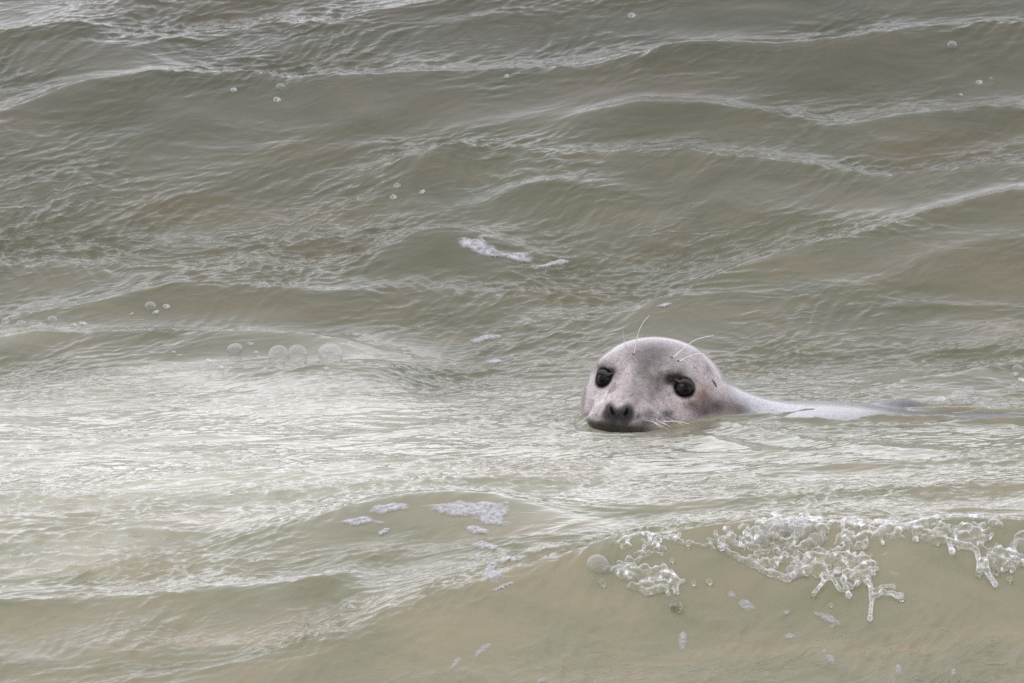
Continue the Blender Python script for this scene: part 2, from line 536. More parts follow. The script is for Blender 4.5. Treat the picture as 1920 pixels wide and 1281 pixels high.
for ang, sc_, ln, dist in ((-38, 38, 4.0, .0042), (-8, 52, 3.5, .0030), (-60, 80, 3.0, .0018)):
    mp = n.new("ShaderNodeMapping")
    mp.inputs["Rotation"].default_value = (0, 0, math.radians(ang))
    mp2 = n.new("ShaderNodeMapping")
    mp2.inputs["Scale"].default_value = (1.0 / ln, 1, 0.0)
    l.new(tc.outputs["Object"], mp.inputs[0]); l.new(mp.outputs[0], mp2.inputs[0])
    nb = noise_node(n, l, sc_, 2, .5, mp2.outputs[0])
    nb.noise_type = 'RIDGED_MULTIFRACTAL'
    nb.inputs["Distortion"].default_value = .6
    bp = n.new("ShaderNodeBump")
    bp.inputs["Distance"].default_value = dist
    l.new(at.outputs["Fac"], bp.inputs["Strength"])
    l.new(nb.outputs["Fac"], bp.inputs["Height"])
    if prev:
        l.new(prev.outputs[0], bp.inputs["Normal"])
    prev = bp
l.new(prev.outputs[0], b.inputs["Normal"])

sea = link("sea_water", mesh_np("sea_water", np.stack([PX, PY, Z], -1).reshape(-1, 3), quads, m_water))
_at = sea.data.attributes.new("ripple", 'FLOAT', 'POINT')
_at.data.foreach_set("value", np.clip(amp, 0.05, 1).astype(np.float32).ravel())
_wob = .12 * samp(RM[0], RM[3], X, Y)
_milk_glare = smoothstep(-1.65, -.55, Y + _wob) * smoothstep(.85, .05, Y + _wob) * (.12 + .88 * smoothstep(.42, -.25, X + _wob)) * (1 - .4 * calm)
_at = sea.data.attributes.new("milky_glare", 'FLOAT', 'POINT')  # mask of the milky band, with reflection brightness painted in
_at.data.foreach_set("value", (.80 * _milk_glare).astype(np.float32).ravel())
tag(sea, "grey green choppy sea water with sandy swirls and low wave crests", kind="structure")
eye_pts = [seal_hit(1131, 709), seal_hit(1284, 727)]
EYES = [p - nrm * .0095 for p, nrm in eye_pts]
sv, sq = surface_nets(seal_sdf, (.02, -.10, -.50), (1.95, .50, .18), .0042)
for _ in range(2):                                  # settle the lattice onto the exact surface
    e = 8e-4
    f0 = seal_sdf(sv[:, 0], sv[:, 1], sv[:, 2])
    g = np.stack([seal_sdf(*(sv + v).T) - seal_sdf(*(sv - v).T) for v in np.eye(3) * e], -1) / (2 * e)
    sv = sv - np.clip(f0, -.002, .002)[:, None] * g / np.maximum((g ** 2).sum(1), .3)[:, None]

# coat: pale lilac grey ground, darker crown, dark eye patches, dark wet muzzle
def blot(px, py, r, sx=1.0, sy=1.0):
    p, _ = seal_hit(px, py)
    return np.exp(-(((sv[:, 0] - p[0]) / (r * sx)) ** 2 + ((sv[:, 1] - p[1]) / (r * 1.6)) ** 2 + ((sv[:, 2] - p[2]) / (r * sy)) ** 2))


coat = np.tile(np.array([.47, .405, .402]), (len(sv), 1))
hu = np.stack(head_uv(sv[:, 0], sv[:, 1], sv[:, 2]), -1)


def paint(mask, col, k=1.0):
    global coat
    mk = np.clip(mask * k, 0, 1)[:, None]
    coat = coat * (1 - mk) + np.array(col)[None] * mk


paint(smoothstep(.38, .46, sv[:, 0]), (.42, .42, .46))                   # shoulders: bluish grey
paint(smoothstep(.52, .76, sv[:, 0]), (.085, .080, .088))                # darker hind back
paint(blot(1225, 662, .044, 1.3, .6), (.125, .108, .100), .97)            # crown
paint(blot(1212, 692, .036, .9, 1.), (.130, .113, .105), .97)             # forehead
paint(blot(1232, 722, .030, .8, 1.2), (.135, .118, .108), .9)
paint(blot(1190, 735, .022, .8, 1.1), (.20, .176, .168), .8)
paint(blot(1312, 662, .018, 1.3, .7), (.13, .10, .107), .8)
paint(blot(1328, 690, .016, .8, 1.3), (.135, .103, .112), .85)
paint(blot(1365, 720, .016, .9, 1.3), (.23, .195, .205), .7)
paint(blot(1300, 692, .018, .6, 1.2), (.43, .365, .38), .7)
paint(blot(1178, 697, .012, .7, 1.8), (.47, .40, .41), .85)              # pale stripe by the eye
paint(blot(1150, 738, .018, .9, .9), (.47, .39, .40), .75)
paint(blot(1240, 765, .016, 1.3, .8), (.43, .355, .36), .7)
paint(blot(1128, 688, .016, 1.3, .7), (.075, .070, .055), .95)           # above the eye
paint(blot(1150, 696, .013, 1., 1.), (.070, .066, .055), .95)
paint(blot(1268, 706, .019, 1.3, .9), (.070, .066, .055), .98)
paint(blot(1248, 708, .015, 1.3, .8), (.10, .094, .08), .9)
paint(blot(1320, 742, .023, .9, 1.), (.20, .110, .062), .97)              # rusty cheek
paint(blot(1298, 758, .016, 1.3, .7), (.15, .088, .055), .9)
paint(blot(1350, 736, .012, .9, 1.), (.50, .43, .36), .85)
paint(blot(1345, 762, .027, 1.7, .8), (.075, .048, .040), .98)           # dark jaw line
paint(blot(1385, 768, .026, 1.2, .9), (.085, .062, .056), .95)
paint(blot(1318, 772, .020, 1.5, .8), (.08, .045, .045), .9)
paint(blot(1222, 747, .011, .8, .9), (.15, .13, .12), .7)
paint(blot(1246, 779, .009, 1.6, .7), (.15, .125, .115), .8)
paint(blot(1096, 745, .010, .6, 1.6), (.18, .12, .13), .8)
for k_, (ep, en) in enumerate(eye_pts):                                   # dark lids
    paint(smoothstep(.0240, .0175, np.linalg.norm((sv - ep) * np.array([.88, .7, .98]), axis=1)), (.022, .018, .017))
for q_, r_ in (((1256, 711), .013), ((1266, 713), .014), ((1145, 698), .011), ((1272, 711), .013)):
    paint(smoothstep(r_ * 1.15, r_ * .4, np.linalg.norm(sv - seal_hit(*q_)[0], axis=1)), (.030, .026, .024), .95)
paint(smoothstep(-.047, -.058, hu[:, 2]) * smoothstep(.052, .085, hu[:, 1]) * smoothstep(.075, .045, hu[:, 0]), (.055, .052, .048), .95)   # wet mouth
for q_, r_ in (((1143, 768), .017), ((1176, 770), .018), ((1160, 776), .015), ((1136, 778), .013), ((1180, 780), .014), ((1150, 784), .016), ((1172, 786), .016)):
    paint(smoothstep(r_ * 1.1, r_ * .45, np.linalg.norm((sv - seal_hit(*q_)[0]) * np.array([1, .6, 1]), axis=1)), (.050, .046, .055), .95)
paint(blot(1140, 796, .018, 1.9, .8), (.055, .052, .046), .95)
paint(blot(1205, 794, .016, 1.5, .7), (.085, .074, .068), .85)
for _ in range(34):                                                       # whisker-pad freckles
    bx_, by_ = rng.uniform(1195, 1262), rng.uniform(768, 794)
    paint(blot(bx_, by_, rng.uniform(.003, .006), 1.4, .9), (.10, .085, .08), rng.uniform(.4, .9))

m_fur, n, l, b, out = new_mat("wet_seal_fur")
at = n.new("ShaderNodeAttribute"); at.attribute_name = "coat"
tc = n.new("ShaderNodeTexCoord")
n1 = noise_node(n, l, 85, 5, .72, tc.outputs["Object"])
r1 = ramp(n, l, n1.outputs["Fac"], [(.34, (.40, .36, .34)), (.48, (.92, .90, .89)), (.66, (1.22, 1.20, 1.21))])
mm = n.new("ShaderNodeMix"); mm.data_type = 'RGBA'; mm.blend_type = 'MULTIPLY'
mm.inputs[0].default_value = 0.8
l.new(at.outputs["Color"], mm.inputs[6]); l.new(r1.outputs[0], mm.inputs[7])
n2 = noise_node(n, l, 330, 3, .7, tc.outputs["Object"])
r2 = ramp(n, l, n2.outputs["Fac"], [(.34, (.48, .47, .46)), (.66, (1.40, 1.40, 1.40))])
m2 = n.new("ShaderNodeMix"); m2.data_type = 'RGBA'; m2.blend_type = 'MULTIPLY'
m2.inputs[0].default_value = 0.75
l.new(mm.outputs[2], m2.inputs[6]); l.new(r2.outputs[0], m2.inputs[7])
m3 = n.new("ShaderNodeMix"); m3.data_type = 'RGBA'; m3.blend_type = 'MULTIPLY'
m3.inputs[0].default_value = 1.0
m3.inputs[7].default_value = (.76, .745, .755, 1)
l.new(m2.outputs[2], m3.inputs[6])
l.new(m3.outputs[2], b.inputs["Base Color"])
b.inputs["Roughness"].default_value = 0.38
b.inputs["IOR"].default_value = 1.42
b.inputs["Coat Weight"].default_value = 1.0
b.inputs["Coat Roughness"].default_value = 0.18
lum = n.new("ShaderNodeMapRange")                      # bare dark skin is duller than the wet coat
lum.inputs["From Min"].default_value = .03; lum.inputs["From Max"].default_value = .22
lum.inputs["To Min"].default_value = .08; lum.inputs["To Max"].default_value = 1.0
l.new(at.outputs["Color"], lum.inputs["Value"]); l.new(lum.outputs[0], b.inputs["Coat Weight"])
l.new(lum.outputs[0], b.inputs["Specular IOR Level"])
b.inputs["Coat IOR"].default_value = 1.33
bp = n.new("ShaderNodeBump"); bp.inputs["Strength"].default_value = .8; bp.inputs["Distance"].default_value = .0022
l.new(n2.outputs["Fac"], bp.inputs["Height"]); l.new(bp.outputs[0], b.inputs["Normal"])

seal = bpy.data.objects.new("grey_seal", None)
seal.location = (.55, .19, -.42)
COL.objects.link(seal)
tag(seal, "pale grey seal swimming with dark eyes and nose, head above the water", "seal")


def part(name, mesh, parent):
    """child whose mesh is given in world coordinates"""
    o = link(name, mesh, parent)
    base = np.zeros(3); q = parent
    while q is not None:
        base += np.array(q.location); q = q.parent
    o.location = tuple(-base)
    return o


body_me = mesh_np("body", sv, sq, m_fur)
ca = body_me.color_attributes.new("coat", 'FLOAT_COLOR', 'POINT')
ca.data.foreach_set("color", np.concatenate([coat, np.ones((len(coat), 1))], 1).astype(np.float32).ravel())
body = part("body", body_me, seal)


def ball(c, r, axis=None, squash=1.0, nu=24, nv=14):
    """ellipsoid, squashed along axis"""
    ax_ = np.array([0, 0, 1.0]) if axis is None else np.array(axis, float) / np.linalg.norm(axis)
    t1 = np.cross(ax_, [0.3, .9, .1]); t1 /= np.linalg.norm(t1)
    t2 = np.cross(ax_, t1)
    vs, qs = [], []
    for j in range(nv + 1):
        ph = math.pi * j / nv
        for i in range(nu):
            th = 2 * math.pi * i / nu
            vs.append(np.array(c) + r * (math.sin(ph) * (math.cos(th) * t1 + math.sin(th) * t2) + math.cos(ph) * squash * ax_))
    for j in range(nv):
        for i in range(nu):
            qs.append((j * nu + i, (j + 1) * nu + i, (j + 1) * nu + (i + 1) % nu, j * nu + (i + 1) % nu))
    return np.array(vs), np.array(qs)


def tube(pts, r0, r1, k=6, sub=6):
    pts = np.array(pts, float)
    t = np.linspace(0, len(pts) - 1, (len(pts) - 1) * sub + 1)
    i = np.clip(t.astype(int), 0, len(pts) - 2); f = (t - i)[:, None]
    P = lambda j: pts[np.clip(j, 0, len(pts) - 1)]
    c = 0.5 * (2 * P(i) + (P(i + 1) - P(i - 1)) * f + (2 * P(i - 1) - 5 * P(i) + 4 * P(i + 1) - P(i + 2)) * f ** 2
               + (3 * P(i) - P(i - 1) - 3 * P(i + 1) + P(i + 2)) * f ** 3)
    tan = np.gradient(c, axis=0); tan /= np.linalg.norm(tan, axis=1)[:, None]
    a = np.cross(tan, [0, 1, .2]); a /= np.linalg.norm(a, axis=1)[:, None]; bb = np.cross(tan, a)
    rr = np.linspace(r0, r1, len(c))[:, None, None] if np.isscalar(r0) else np.interp(np.linspace(0, 1, len(c)), np.linspace(0, 1, len(r0)), r0)[:, None, None]
    th = np.arange(k) * 2 * np.pi / k
    ring = c[:, None] + rr * (np.cos(th)[None, :, None] * a[:, None] + np.sin(th)[None, :, None] * bb[:, None])
    v = ring.reshape(-1, 3)
    q = [(j * k + i_, j * k + (i_ + 1) % k, (j + 1) * k + (i_ + 1) % k, (j + 1) * k + i_) for j in range(len(c) - 1) for i_ in range(k)]
    nv_ = len(v)
    v = np.concatenate([v, c[:1], c[-1:]])
    tr = [(nv_, (i_ + 1) % k, i_) for i_ in range(k)] + [(nv_ + 1, (len(c) - 1) * k + i_, (len(c) - 1) * k + (i_ + 1) % k) for i_ in range(k)]
    return v, q, tr


def simple_mat(name, col, rough=.5, coat_w=0.0, **kw):
    m, n, l, b, out = new_mat(name)
    tc = n.new("ShaderNodeTexCoord")
    nn = noise_node(n, l, kw.pop("scale", 300), 3, .6, tc.outputs["Object"])
    c0 = tuple(v * .75 for v in col); c1 = tuple(min(1, v * 1.2) for v in col)
    r = ramp(n, l, nn.outputs["Fac"], [(.3, c0), (.7, c1)])
    l.new(r.outputs[0], b.inputs["Base Color"])
    b.inputs["Roughness"].default_value = rough
    b.inputs["Coat Weight"].default_value = coat_w
    b.inputs["Coat Roughness"].default_value = .06
    for k, v in kw.items():
        b.inputs[k].default_value = v
    return m


m_eye = simple_mat("dark_brown_eye", (.010, .0075, .007), .2, 0, IOR=1.22)
m_pupil = simple_mat("black_pupil", (.003, .003, .0034), .2, 0, IOR=1.2)
m_skin = simple_mat("black_wet_skin", (.030, .028, .032), .45, .2)
m_lid = simple_mat("dark_lid_skin", (.030, .026, .024), .75)
m_whisk = simple_mat("pale_whisker", (.72, .70, .66), .5)
for (ep, en), ec in zip(eye_pts, EYES):
    v, q = ball(ec, .0181)
    eye = part("eye", mesh_np("eye", v, q, m_eye), body)
    look = en + np.array([0, -.55, 0]); look /= np.linalg.norm(look)
    v, q = ball(ec + look * .0142, .0082, look, .55)
    part("pupil", mesh_np("pupil", v, q, m_pupil), eye)
    far_side = -1 if ec[0] < HEAD[0] else 1             # +1: outer corner points to the seal's left cheek
    ex = np.array([HR[0], HR[1], 0]) * far_side; ex -= en * ex.dot(en); ex /= np.linalg.norm(ex)
    ey = np.cross(en, ex); ey *= np.sign(ey[2])
    pts = [ec - ex * .0250 + ey * .0085 + en * .0105]
    for a in np.radians([150, 120, 90, 60, 32, 8]):
        px_, py_ = .0160 * math.cos(a), .0088 * math.sin(a) + .0012
        pts.append(ec + ex * px_ + ey * py_ + en * math.sqrt(  .0188 ** 2 - px_ ** 2 - py_ ** 2))
    v, q, tr = tube(pts, [.0014, .0036, .0050, .0052, .0044, .0030, .0014], 0, 8)
    part("eyelid", mesh_np("eyelid", v, q, m_lid, tris=tr), eye)
for px, py, tilt in ((1147, 770, -.5), (1174, 772, .5)):                  # nostrils: slanting slits
    p, nrm = seal_hit(px, py)
    side = np.array([HR[0], HR[1], 0]); upv = np.array([0, 0, 1.0]) + side * tilt
    v, q = ball((0, 0, 0), 1.0)
    t1 = upv - nrm * upv.dot(nrm); t1 /= np.linalg.norm(t1); t2 = np.cross(nrm, t1)
    v = p + v[:, :1] * t1 * .0085 + v[:, 1:2] * t2 * .0034 + v[:, 2:] * nrm * .0022
    part("nostril", mesh_np("nostril", v, q, m_pupil), body)
p, nrm = seal_hit(1340, 719)                                              # ear opening
v, q = ball((0, 0, 0), 1.0)
t1 = np.array([.35, 0, -1.0]); t1 -= nrm * t1.dot(nrm); t1 /= np.linalg.norm(t1); t2 = np.cross(nrm, t1)
v = p + v[:, :1] * t1 * .0085 + v[:, 1:2] * t2 * .0026 + v[:, 2:] * nrm * .0018
part("ear_opening", mesh_np("ear_opening", v, q, m_skin), body)


def at_depth(px, py, y):
    o, d = ray(px, py)
    return o + d * ((y - o[1]) / d[1])


WH = [([(1188, 664), (1195, 632), (1204, 608), (1218, 592)], .0012), ([(1173, 648), (1169, 632), (1168, 618)], .0007),
      ([(1260, 670), (1284, 652), (1305, 637), (1338, 629)], .0012), ([(1272, 677), (1300, 665), (1332, 662)], .0011),
      ([(1244, 791), (1266, 790), (1292, 795)], .0010)]
for _k in range(6):                                    # fine whiskers of the muzzle
    _x, _y = rng.uniform(1196, 1250), rng.uniform(772, 790)
    WH.append(([(_x, _y), (_x + rng.uniform(10, 18), _y + rng.uniform(2, 8)), (_x + rng.uniform(24, 38), _y + rng.uniform(10, 22))], .0005))
for _k in range(3):
    _x, _y = rng.uniform(1104, 1122), rng.uniform(770, 788)
    WH.append(([(_x, _y), (_x - rng.uniform(8, 12), _y + rng.uniform(2, 8)), (_x - rng.uniform(18, 26), _y + rng.uniform(10, 20))], .0005))
for pp, r in WH:
    root, nrm = seal_hit(*pp[0])
    pts = [root - nrm * .003]
    for k, (px, py) in enumerate(pp[1:]):
        pts.append(at_depth(px, py, root[1] - .012 * (k + 1)))
    v, q, tr = tube(pts, r, r * .35)
    part("whisker", mesh_np("whisker", v, q, m_whisk, tris=tr), body)
    if r > .0008 and pp[0][1] < 700:
        v, q = ball(root, .0028, nrm, .5, 10, 6)
        part("whisker_root", mesh_np("whisker_root", v, q, m_skin), body)
#--STAGE2--
# ---------------------------------------------------------------- foam, bubbles, splash
def px_per_y(p):
    """photo pixels per metre of y on the water at p"""
    e = .02
    sl = float(water_z(p[0], p[1] + e) - water_z(p[0], p[1] - e)) / (2 * e)
    return max(60.0, (math.sin(TH) + sl * math.cos(TH)) / S)


def poly_sdf(x, y, P):
    P = np.asarray(P)
    d = np.full(x.shape, 1e9); inside = np.zeros(x.shape, bool)
    for a, b_ in zip(P, np.roll(P, -1, 0)):
        ex, ey = b_ - a
        wx_, wy_ = x - a[0], y - a[1]
        t = np.clip((wx_ * ex + wy_ * ey) / (ex * ex + ey * ey + 1e-12), 0, 1)
        d = np.minimum(d, np.hypot(wx_ - t * ex, wy_ - t * ey))
        c = ((a[1] <= y) != (b_[1] <= y)) & (x < (b_[0] - a[0]) * (y - a[1]) / (b_[1] - a[1] + 1e-12) + a[0])
        inside ^= c
    return np.where(inside, d, -d)


def foam_glint_patch(poly, label, group, thick=.003, step=.0026, cover=.82):
    W = np.array([on_water(*p)[:2] for p in poly])
    x0, y0 = W.min(0) - .010; x1, y1 = W.max(0) + .010
    gx = np.arange(x0, x1, step); gy = np.arange(y0, y1, step * 1.6)
    gX, gY = np.meshgrid(gx, gy, indexing='ij')
    d = poly_sdf(gX, gY, W)
    wid = min(.012, .5 * d.max() + .001)
    nz = samp(R1[0], R1[3], gX * 1.1, gY * 1.1) * .6 + samp(R2[0], R2[3], gX * 1.6, gY * 1.6) * .5
    m = (d + (.35 if d.max() > .008 else .12) * wid * nz) / wid
    t = thick * np.tanh(m)
    Zf = water_z(gX, gY) + t.clip(-.002, None) + .0014
    keep = m > -.55
    fx, fy = np.where(keep[:-1, :-1] & keep[1:, :-1] & keep[1:, 1:] & keep[:-1, 1:])
    if len(fx) < 3:
        return None
    I2 = np.arange(gX.size).reshape(gX.shape)
    q = np.stack([I2[fx, fy], I2[fx + 1, fy], I2[fx + 1, fy + 1], I2[fx, fy + 1]], -1)
    used, inv = np.unique(q, return_inverse=True)
    V = np.stack([gX, gY, Zf], -1).reshape(-1, 3)[used]
    c = V.mean(0)
    me = mesh_np("foam_glint_patch", V - c, inv.reshape(-1, 4), m_foam_glint)
    at_ = me.attributes.new("cover", 'FLOAT', 'POINT')
    at_.data.foreach_set("value", (cover * smoothstep(-.45, .8, m)).ravel()[used].astype(np.float32))
    o = link("foam_glint_patch", me)
    o.location = c
    return tag(o, label, "foam", group)


m_foam_glint, n, l, b, out = new_mat("thin_sea_foam_and_glint")  # shared by the real foam and the reflection flecks
tc = n.new("ShaderNodeTexCoord")
nn = noise_node(n, l, 260, 3, .6, tc.outputs["Object"])
r_ = ramp(n, l, nn.outputs["Fac"], [(.3, (.40, .39, .41)), (.7, (.52, .51, .54))])
l.new(r_.outputs[0], b.inputs["Base Color"])
b.inputs["Roughness"].default_value = .45
at = n.new("ShaderNodeAttribute"); at.attribute_name = "cover"
n3 = noise_node(n, l, 110, 3, .6, tc.outputs["Object"])
r3 = ramp(n, l, n3.outputs["Fac"], [(.30, (.30, .30, .30)), (.62, (1, 1, 1))])
mu = n.new("ShaderNodeMath"); mu.operation = 'MULTIPLY'
l.new(at.outputs["Fac"], mu.inputs[0]); l.new(r3.outputs[0], mu.inputs[1])
l.new(mu.outputs[0], b.inputs["Alpha"])                # the film thins out to nothing at its rim

m_glass, n, l, b, out = new_mat("clear_water_drop")
b.inputs["Transmission Weight"].default_value = 1.0
b.inputs["IOR"].default_value = 1.333
b.inputs["Roughness"].default_value = .02
tc = n.new("ShaderNodeTexCoord")
nn = noise_node(n, l, 140, 2, .5, tc.outputs["Object"])
r_ = ramp(n, l, nn.outputs["Fac"], [(.2, (.97, .97, .96)), (.8, (1, 1, 1))])
l.new(r_.outputs[0], b.inputs["Base Color"])

m_bubble, n, l, b, out = new_mat("thin_bubble_skin")
tc = n.new("ShaderNodeTexCoord")
nn = noise_node(n, l, 120, 2, .5, tc.outputs["Object"])
fr = n.new("ShaderNodeLayerWeight"); fr.inputs["Blend"].default_value = .35
ad = n.new("ShaderNodeMath"); ad.operation = 'MULTIPLY_ADD'
l.new(nn.outputs["Fac"], ad.inputs[0]); ad.inputs[1].default_value = .30; l.new(fr.outputs["Facing"], ad.inputs[2])
mu = n.new("ShaderNodeMath"); mu.operation = 'MULTIPLY'
l.new(ad.outputs[0], mu.inputs[0]); mu.inputs[1].default_value = .50
b.inputs["Base Color"].default_value = (.55, .55, .57, 1)
b.inputs["Roughness"].default_value = .10
l.new(mu.outputs[0], b.inputs["Alpha"])

m_froth, n, l, b, out = new_mat("frothy_splash_water")
tc = n.new("ShaderNodeTexCoord")
nn = noise_node(n, l, 70, 4, .65, tc.outputs["Object"])
fr = n.new("ShaderNodeLayerWeight"); fr.inputs["Blend"].default_value = .5
pw = n.new("ShaderNodeMath"); pw.operation = 'POWER'
l.new(fr.outputs["Facing"], pw.inputs[0]); pw.inputs[1].default_value = 2.2
r_ = ramp(n, l, nn.outputs["Fac"], [(.44, (.01, .01, .01)), (.58, (.12, .12, .12)), (.70, (.75, .75, .75))])
ad = n.new("ShaderNodeMath"); ad.operation = 'MULTIPLY_ADD'; ad.use_clamp = True
l.new(pw.outputs[0], ad.inputs[0]); ad.inputs[1].default_value = .92; l.new(r_.outputs[0], ad.inputs[2])
l.new(ad.outputs[0], b.inputs["Alpha"])                # clear in the middle, bright at the rims, white where aerated
b.inputs["Base Color"].default_value = (.86, .86, .89, 1)
b.inputs["IOR"].default_value = 1.45
b.inputs["Roughness"].default_value = .08

# --- foam patches lying on the water
FP = [
    ([(690, 962), (700, 950), (740, 945), (764, 947), (762, 956), (740, 962), (715, 966)], "slim white foam strip on the low hump beside the broad foam patch"),
    ([(785, 952), (830, 945), (870, 942), (915, 945), (950, 945), (952, 958), (946, 970), (955, 988), (935, 990), (910, 985), (890, 975), (885, 968), (840, 968), (825, 962)], "broad white foam patch on the low hump before the seal"),
    ([(870, 992), (888, 987), (918, 995), (915, 1004), (885, 1003)], "small white foam patch just below the broad foam patch"),
    ([(880, 1022), (905, 1017), (936, 1024), (925, 1033), (905, 1030)], "thin foam sliver midway in the trail below the broad foam patch"),
    ([(920, 1054), (935, 1060), (930, 1070), (945, 1080), (962, 1083), (938, 1088), (922, 1095), (910, 1086), (905, 1078)], "ragged lilac foam scrap at the lower end of the foam trail"),
    ([(918, 1110), (940, 1101), (962, 1093), (966, 1097), (948, 1107), (925, 1113)], "foam streak lying along the slanting crest of the breaking wave"),
    ([(944, 1048), (958, 1046), (972, 1053), (958, 1056)], "tiny foam fleck beside the ragged lilac foam scrap"),
    ([(640, 980), (672, 972), (700, 974), (720, 983), (690, 985), (660, 990)], "faint foam smear under the slim foam strip"),
    ([(706, 1003), (722, 994), (733, 992), (728, 1000), (714, 1007)], "small slanting foam fleck on the olive hump face"),
    ([(858, 452), (870, 445), (885, 450), (895, 448), (905, 441), (918, 444), (912, 456), (915, 462), (930, 464), (934, 475), (960, 478), (995, 475), (995, 494), (970, 494), (952, 486), (935, 480), (905, 480), (880, 470), (865, 462)], "long white foam patch in the hollow behind a rounded wavelet"),
    ([(1003, 501), (1030, 494), (1050, 489), (1072, 494), (1045, 498), (1020, 502)], "narrow foam strip trailing from the long foam patch"),
    ([(880, 640), (905, 632), (938, 629), (942, 634), (915, 640), (892, 644)], "flat foam fleck on the water behind the seal"),
    ([(905, 682), (925, 675), (945, 676), (930, 684)], "small foam fleck between the flat fleck and the seal's head"),
    ([(1228, 577), (1250, 570), (1262, 572), (1245, 579)], "tiny white fleck on the slanting swell above the seal's head"),
]
for k, (poly, lab) in enumerate(FP):
    foam_glint_patch(poly, lab, "foam patches floating on the sea")
GLINT_FLECKS = [(1280, 1205, 9, 17, .1, "upright pale reflection fleck low on the wave face under the low splash"),
          (1400, 1138, 18, 9, .5, "broad faint reflection fleck between the low splash and the tallest splash"),
          (1372, 1118, 9, 6, .3, "small faint reflection fleck touching the broad faint fleck on the wave face"),
          (1481, 1196, 10, 6, 0, "oval pale reflection fleck midway down the breaking wave face"),
          (1476, 1152, 8, 5, 0, "faint reflection fleck just below the tallest splash, above the oval fleck"),
          (1560, 1165, 7, 22, -1.0, "longer of two slanting reflection streaks below the tallest splash"),
          (1543, 1160, 6, 20, -1.1, "shorter of two slanting reflection streaks below the tallest splash"),
          (1559, 1240, 6, 14, -.7, "slim slanting reflection fleck at the foot of the breaking wave face"),
          (1685, 1259, 7, 12, -.2, "stubby upright reflection fleck at the foot of the wave under the dangling drips"),
          (1788, 1264, 5, 9, .3, "tiny upright reflection fleck at the foot of the wave under the curling splash"),
          (905, 1222, 22, 6, -.6, "long bent reflection streak on the shoulder of the breaking wave"),
          (855, 1246, 14, 5, -.8, "short reflection streak beside the long bent streak on the wave shoulder"),
          (1545, 1223, 5, 4, 0, "minute pale reflection dot above the slim slanting fleck"),
          (1017, 1278, 9, 5, -.3, "lone pale reflection fleck at the very foot of the wave shoulder")]
for px, py, rx, ry, an, lab in GLINT_FLECKS:  # faint reflections on the wave face, built as thin foam-coloured patches
    P = [(px + rx * math.cos(a) * math.cos(an) - ry * math.sin(a) * math.sin(an),
          py + rx * math.cos(a) * math.sin(an) + ry * math.sin(a) * math.cos(an)) for a in np.arange(8) * math.pi / 4]
    foam_glint_patch(P, lab, "reflection flecks on the breaking wave face", .0018, .0022, .45)


# --- bubbles: thin domed shells sitting on the water
def bubble(px, py, r, label, group, flat=.85):
    p = on_water(px, py + r * .5)
    R = r * S
    a, q1 = ball((0, 0, 0), R, (rng.normal() * .25, rng.normal() * .2, 1), flat * (1 if r > 8.5 else rng.uniform(.5, 1.1)), 20, 12)
    a = a * np.array([1, 1 if r > 8.5 else rng.uniform(.5, 1), 1])
    o = link("bubble", mesh_np("bubble", a, q1, m_bubble if r > 8.5 else m_froth))
    o.location = p + np.array([0, 0, R * .25])
    return tag(o, label, "bubble", group)


for (px, py, r), nth in zip([(156, 605, 8), (139, 608, 7), (98, 599, 10), (76, 607, 4), (40, 606, 10), (11, 603, 8)],
                            ["nearest to", "second nearest to", "third nearest to", "fourth nearest to", "fifth nearest to", "farthest from"]):
    bubble(px, py, r, "clear bubble in the row under a low swell, " + nth + " the loose bubble cluster", "row of bubbles under the low swell")
for px, py, r in [(247, 588, 4), (282, 572, 11), (292, 584, 7), (312, 575, 7)]:
    bubble(px, py, r, "small clear bubble in the loose cluster up on the low swell face", "cluster of bubbles on the low swell")
bubble(522, 660, 20, "large domed twin bubble on the side of the faint flat bubble", "twin domed bubbles")
bubble(558, 658, 19, "large domed twin bubble on the side of the widest bubble", "twin domed bubbles")
bubble(620, 656, 24, "widest domed bubble on the wavelet face beside the twin bubbles", "single large bubbles", .7)
bubble(440, 650, 15, "faint flat bubble just under the crest near the twin bubbles", "single large bubbles", .6)
for px, py, r in [(337, 666, 5), (391, 676, 6), (415, 688, 5), (326, 660, 4), (480, 660, 5), (485, 668, 4), (607, 668, 6), (630, 664, 4), (470, 645, 6), (612, 690, 5)]:
    bubble(px, py, r, "tiny bubble scattered round the twin domed bubbles", "tiny bubbles round the twins")
for px, py, r in [(745, 349, 7), (738, 369, 7), (792, 360, 6)]:
    bubble(px, py, r, "small pale bubble on the steep little wavelet", "three bubbles on the steep wavelet")
for px, py, r in [(438, 168, 7), (526, 162, 9), (520, 187, 8), (1185, 30, 8), (1785, 84, 10), (1836, 155, 7), (1858, 148, 4), (1802, 178, 4), (950, 142, 5)]:
    bubble(px, py, r, "small bright bubble on the farthest olive wave face", "bubbles on the farthest wave")
bubble(1798, 742, 17, "large clear bubble close behind the seal's submerged back", "bubbles behind the seal's back")
bubble(1816, 732, 11, "ring-like bubble leaning on the large bubble behind the seal", "bubbles behind the seal's back")
for px, py, r in [(1766, 748, 8), (1828, 747, 7), (1812, 756, 9), (1848, 735, 4), (1908, 690, 11), (1902, 701, 8), (1916, 712, 7), (1900, 722, 5), (1914, 728, 6)]:
    bubble(px, py, r, "small bubble among the bubbles behind the seal's back", "small bubbles behind the seal's back")
bubble(1121, 1056, 20, "big lone bubble at the thin end of the breaking crest", "bubbles on the breaking crest")
bubble(1140, 1068, 10, "smaller bubble stuck to the big lone bubble on the crest", "bubbles on the breaking crest")
for px, py, r in [(1455, 990, 20), (1478, 984, 18), (1500, 990, 22), (1530, 1012, 16), (1430, 1005, 16), (1488, 1070, 16), (1912, 1025, 20)]:
    bubble(px, py, r, "round bubble in the frothy breaking crest", "bubbles in the frothy crest")


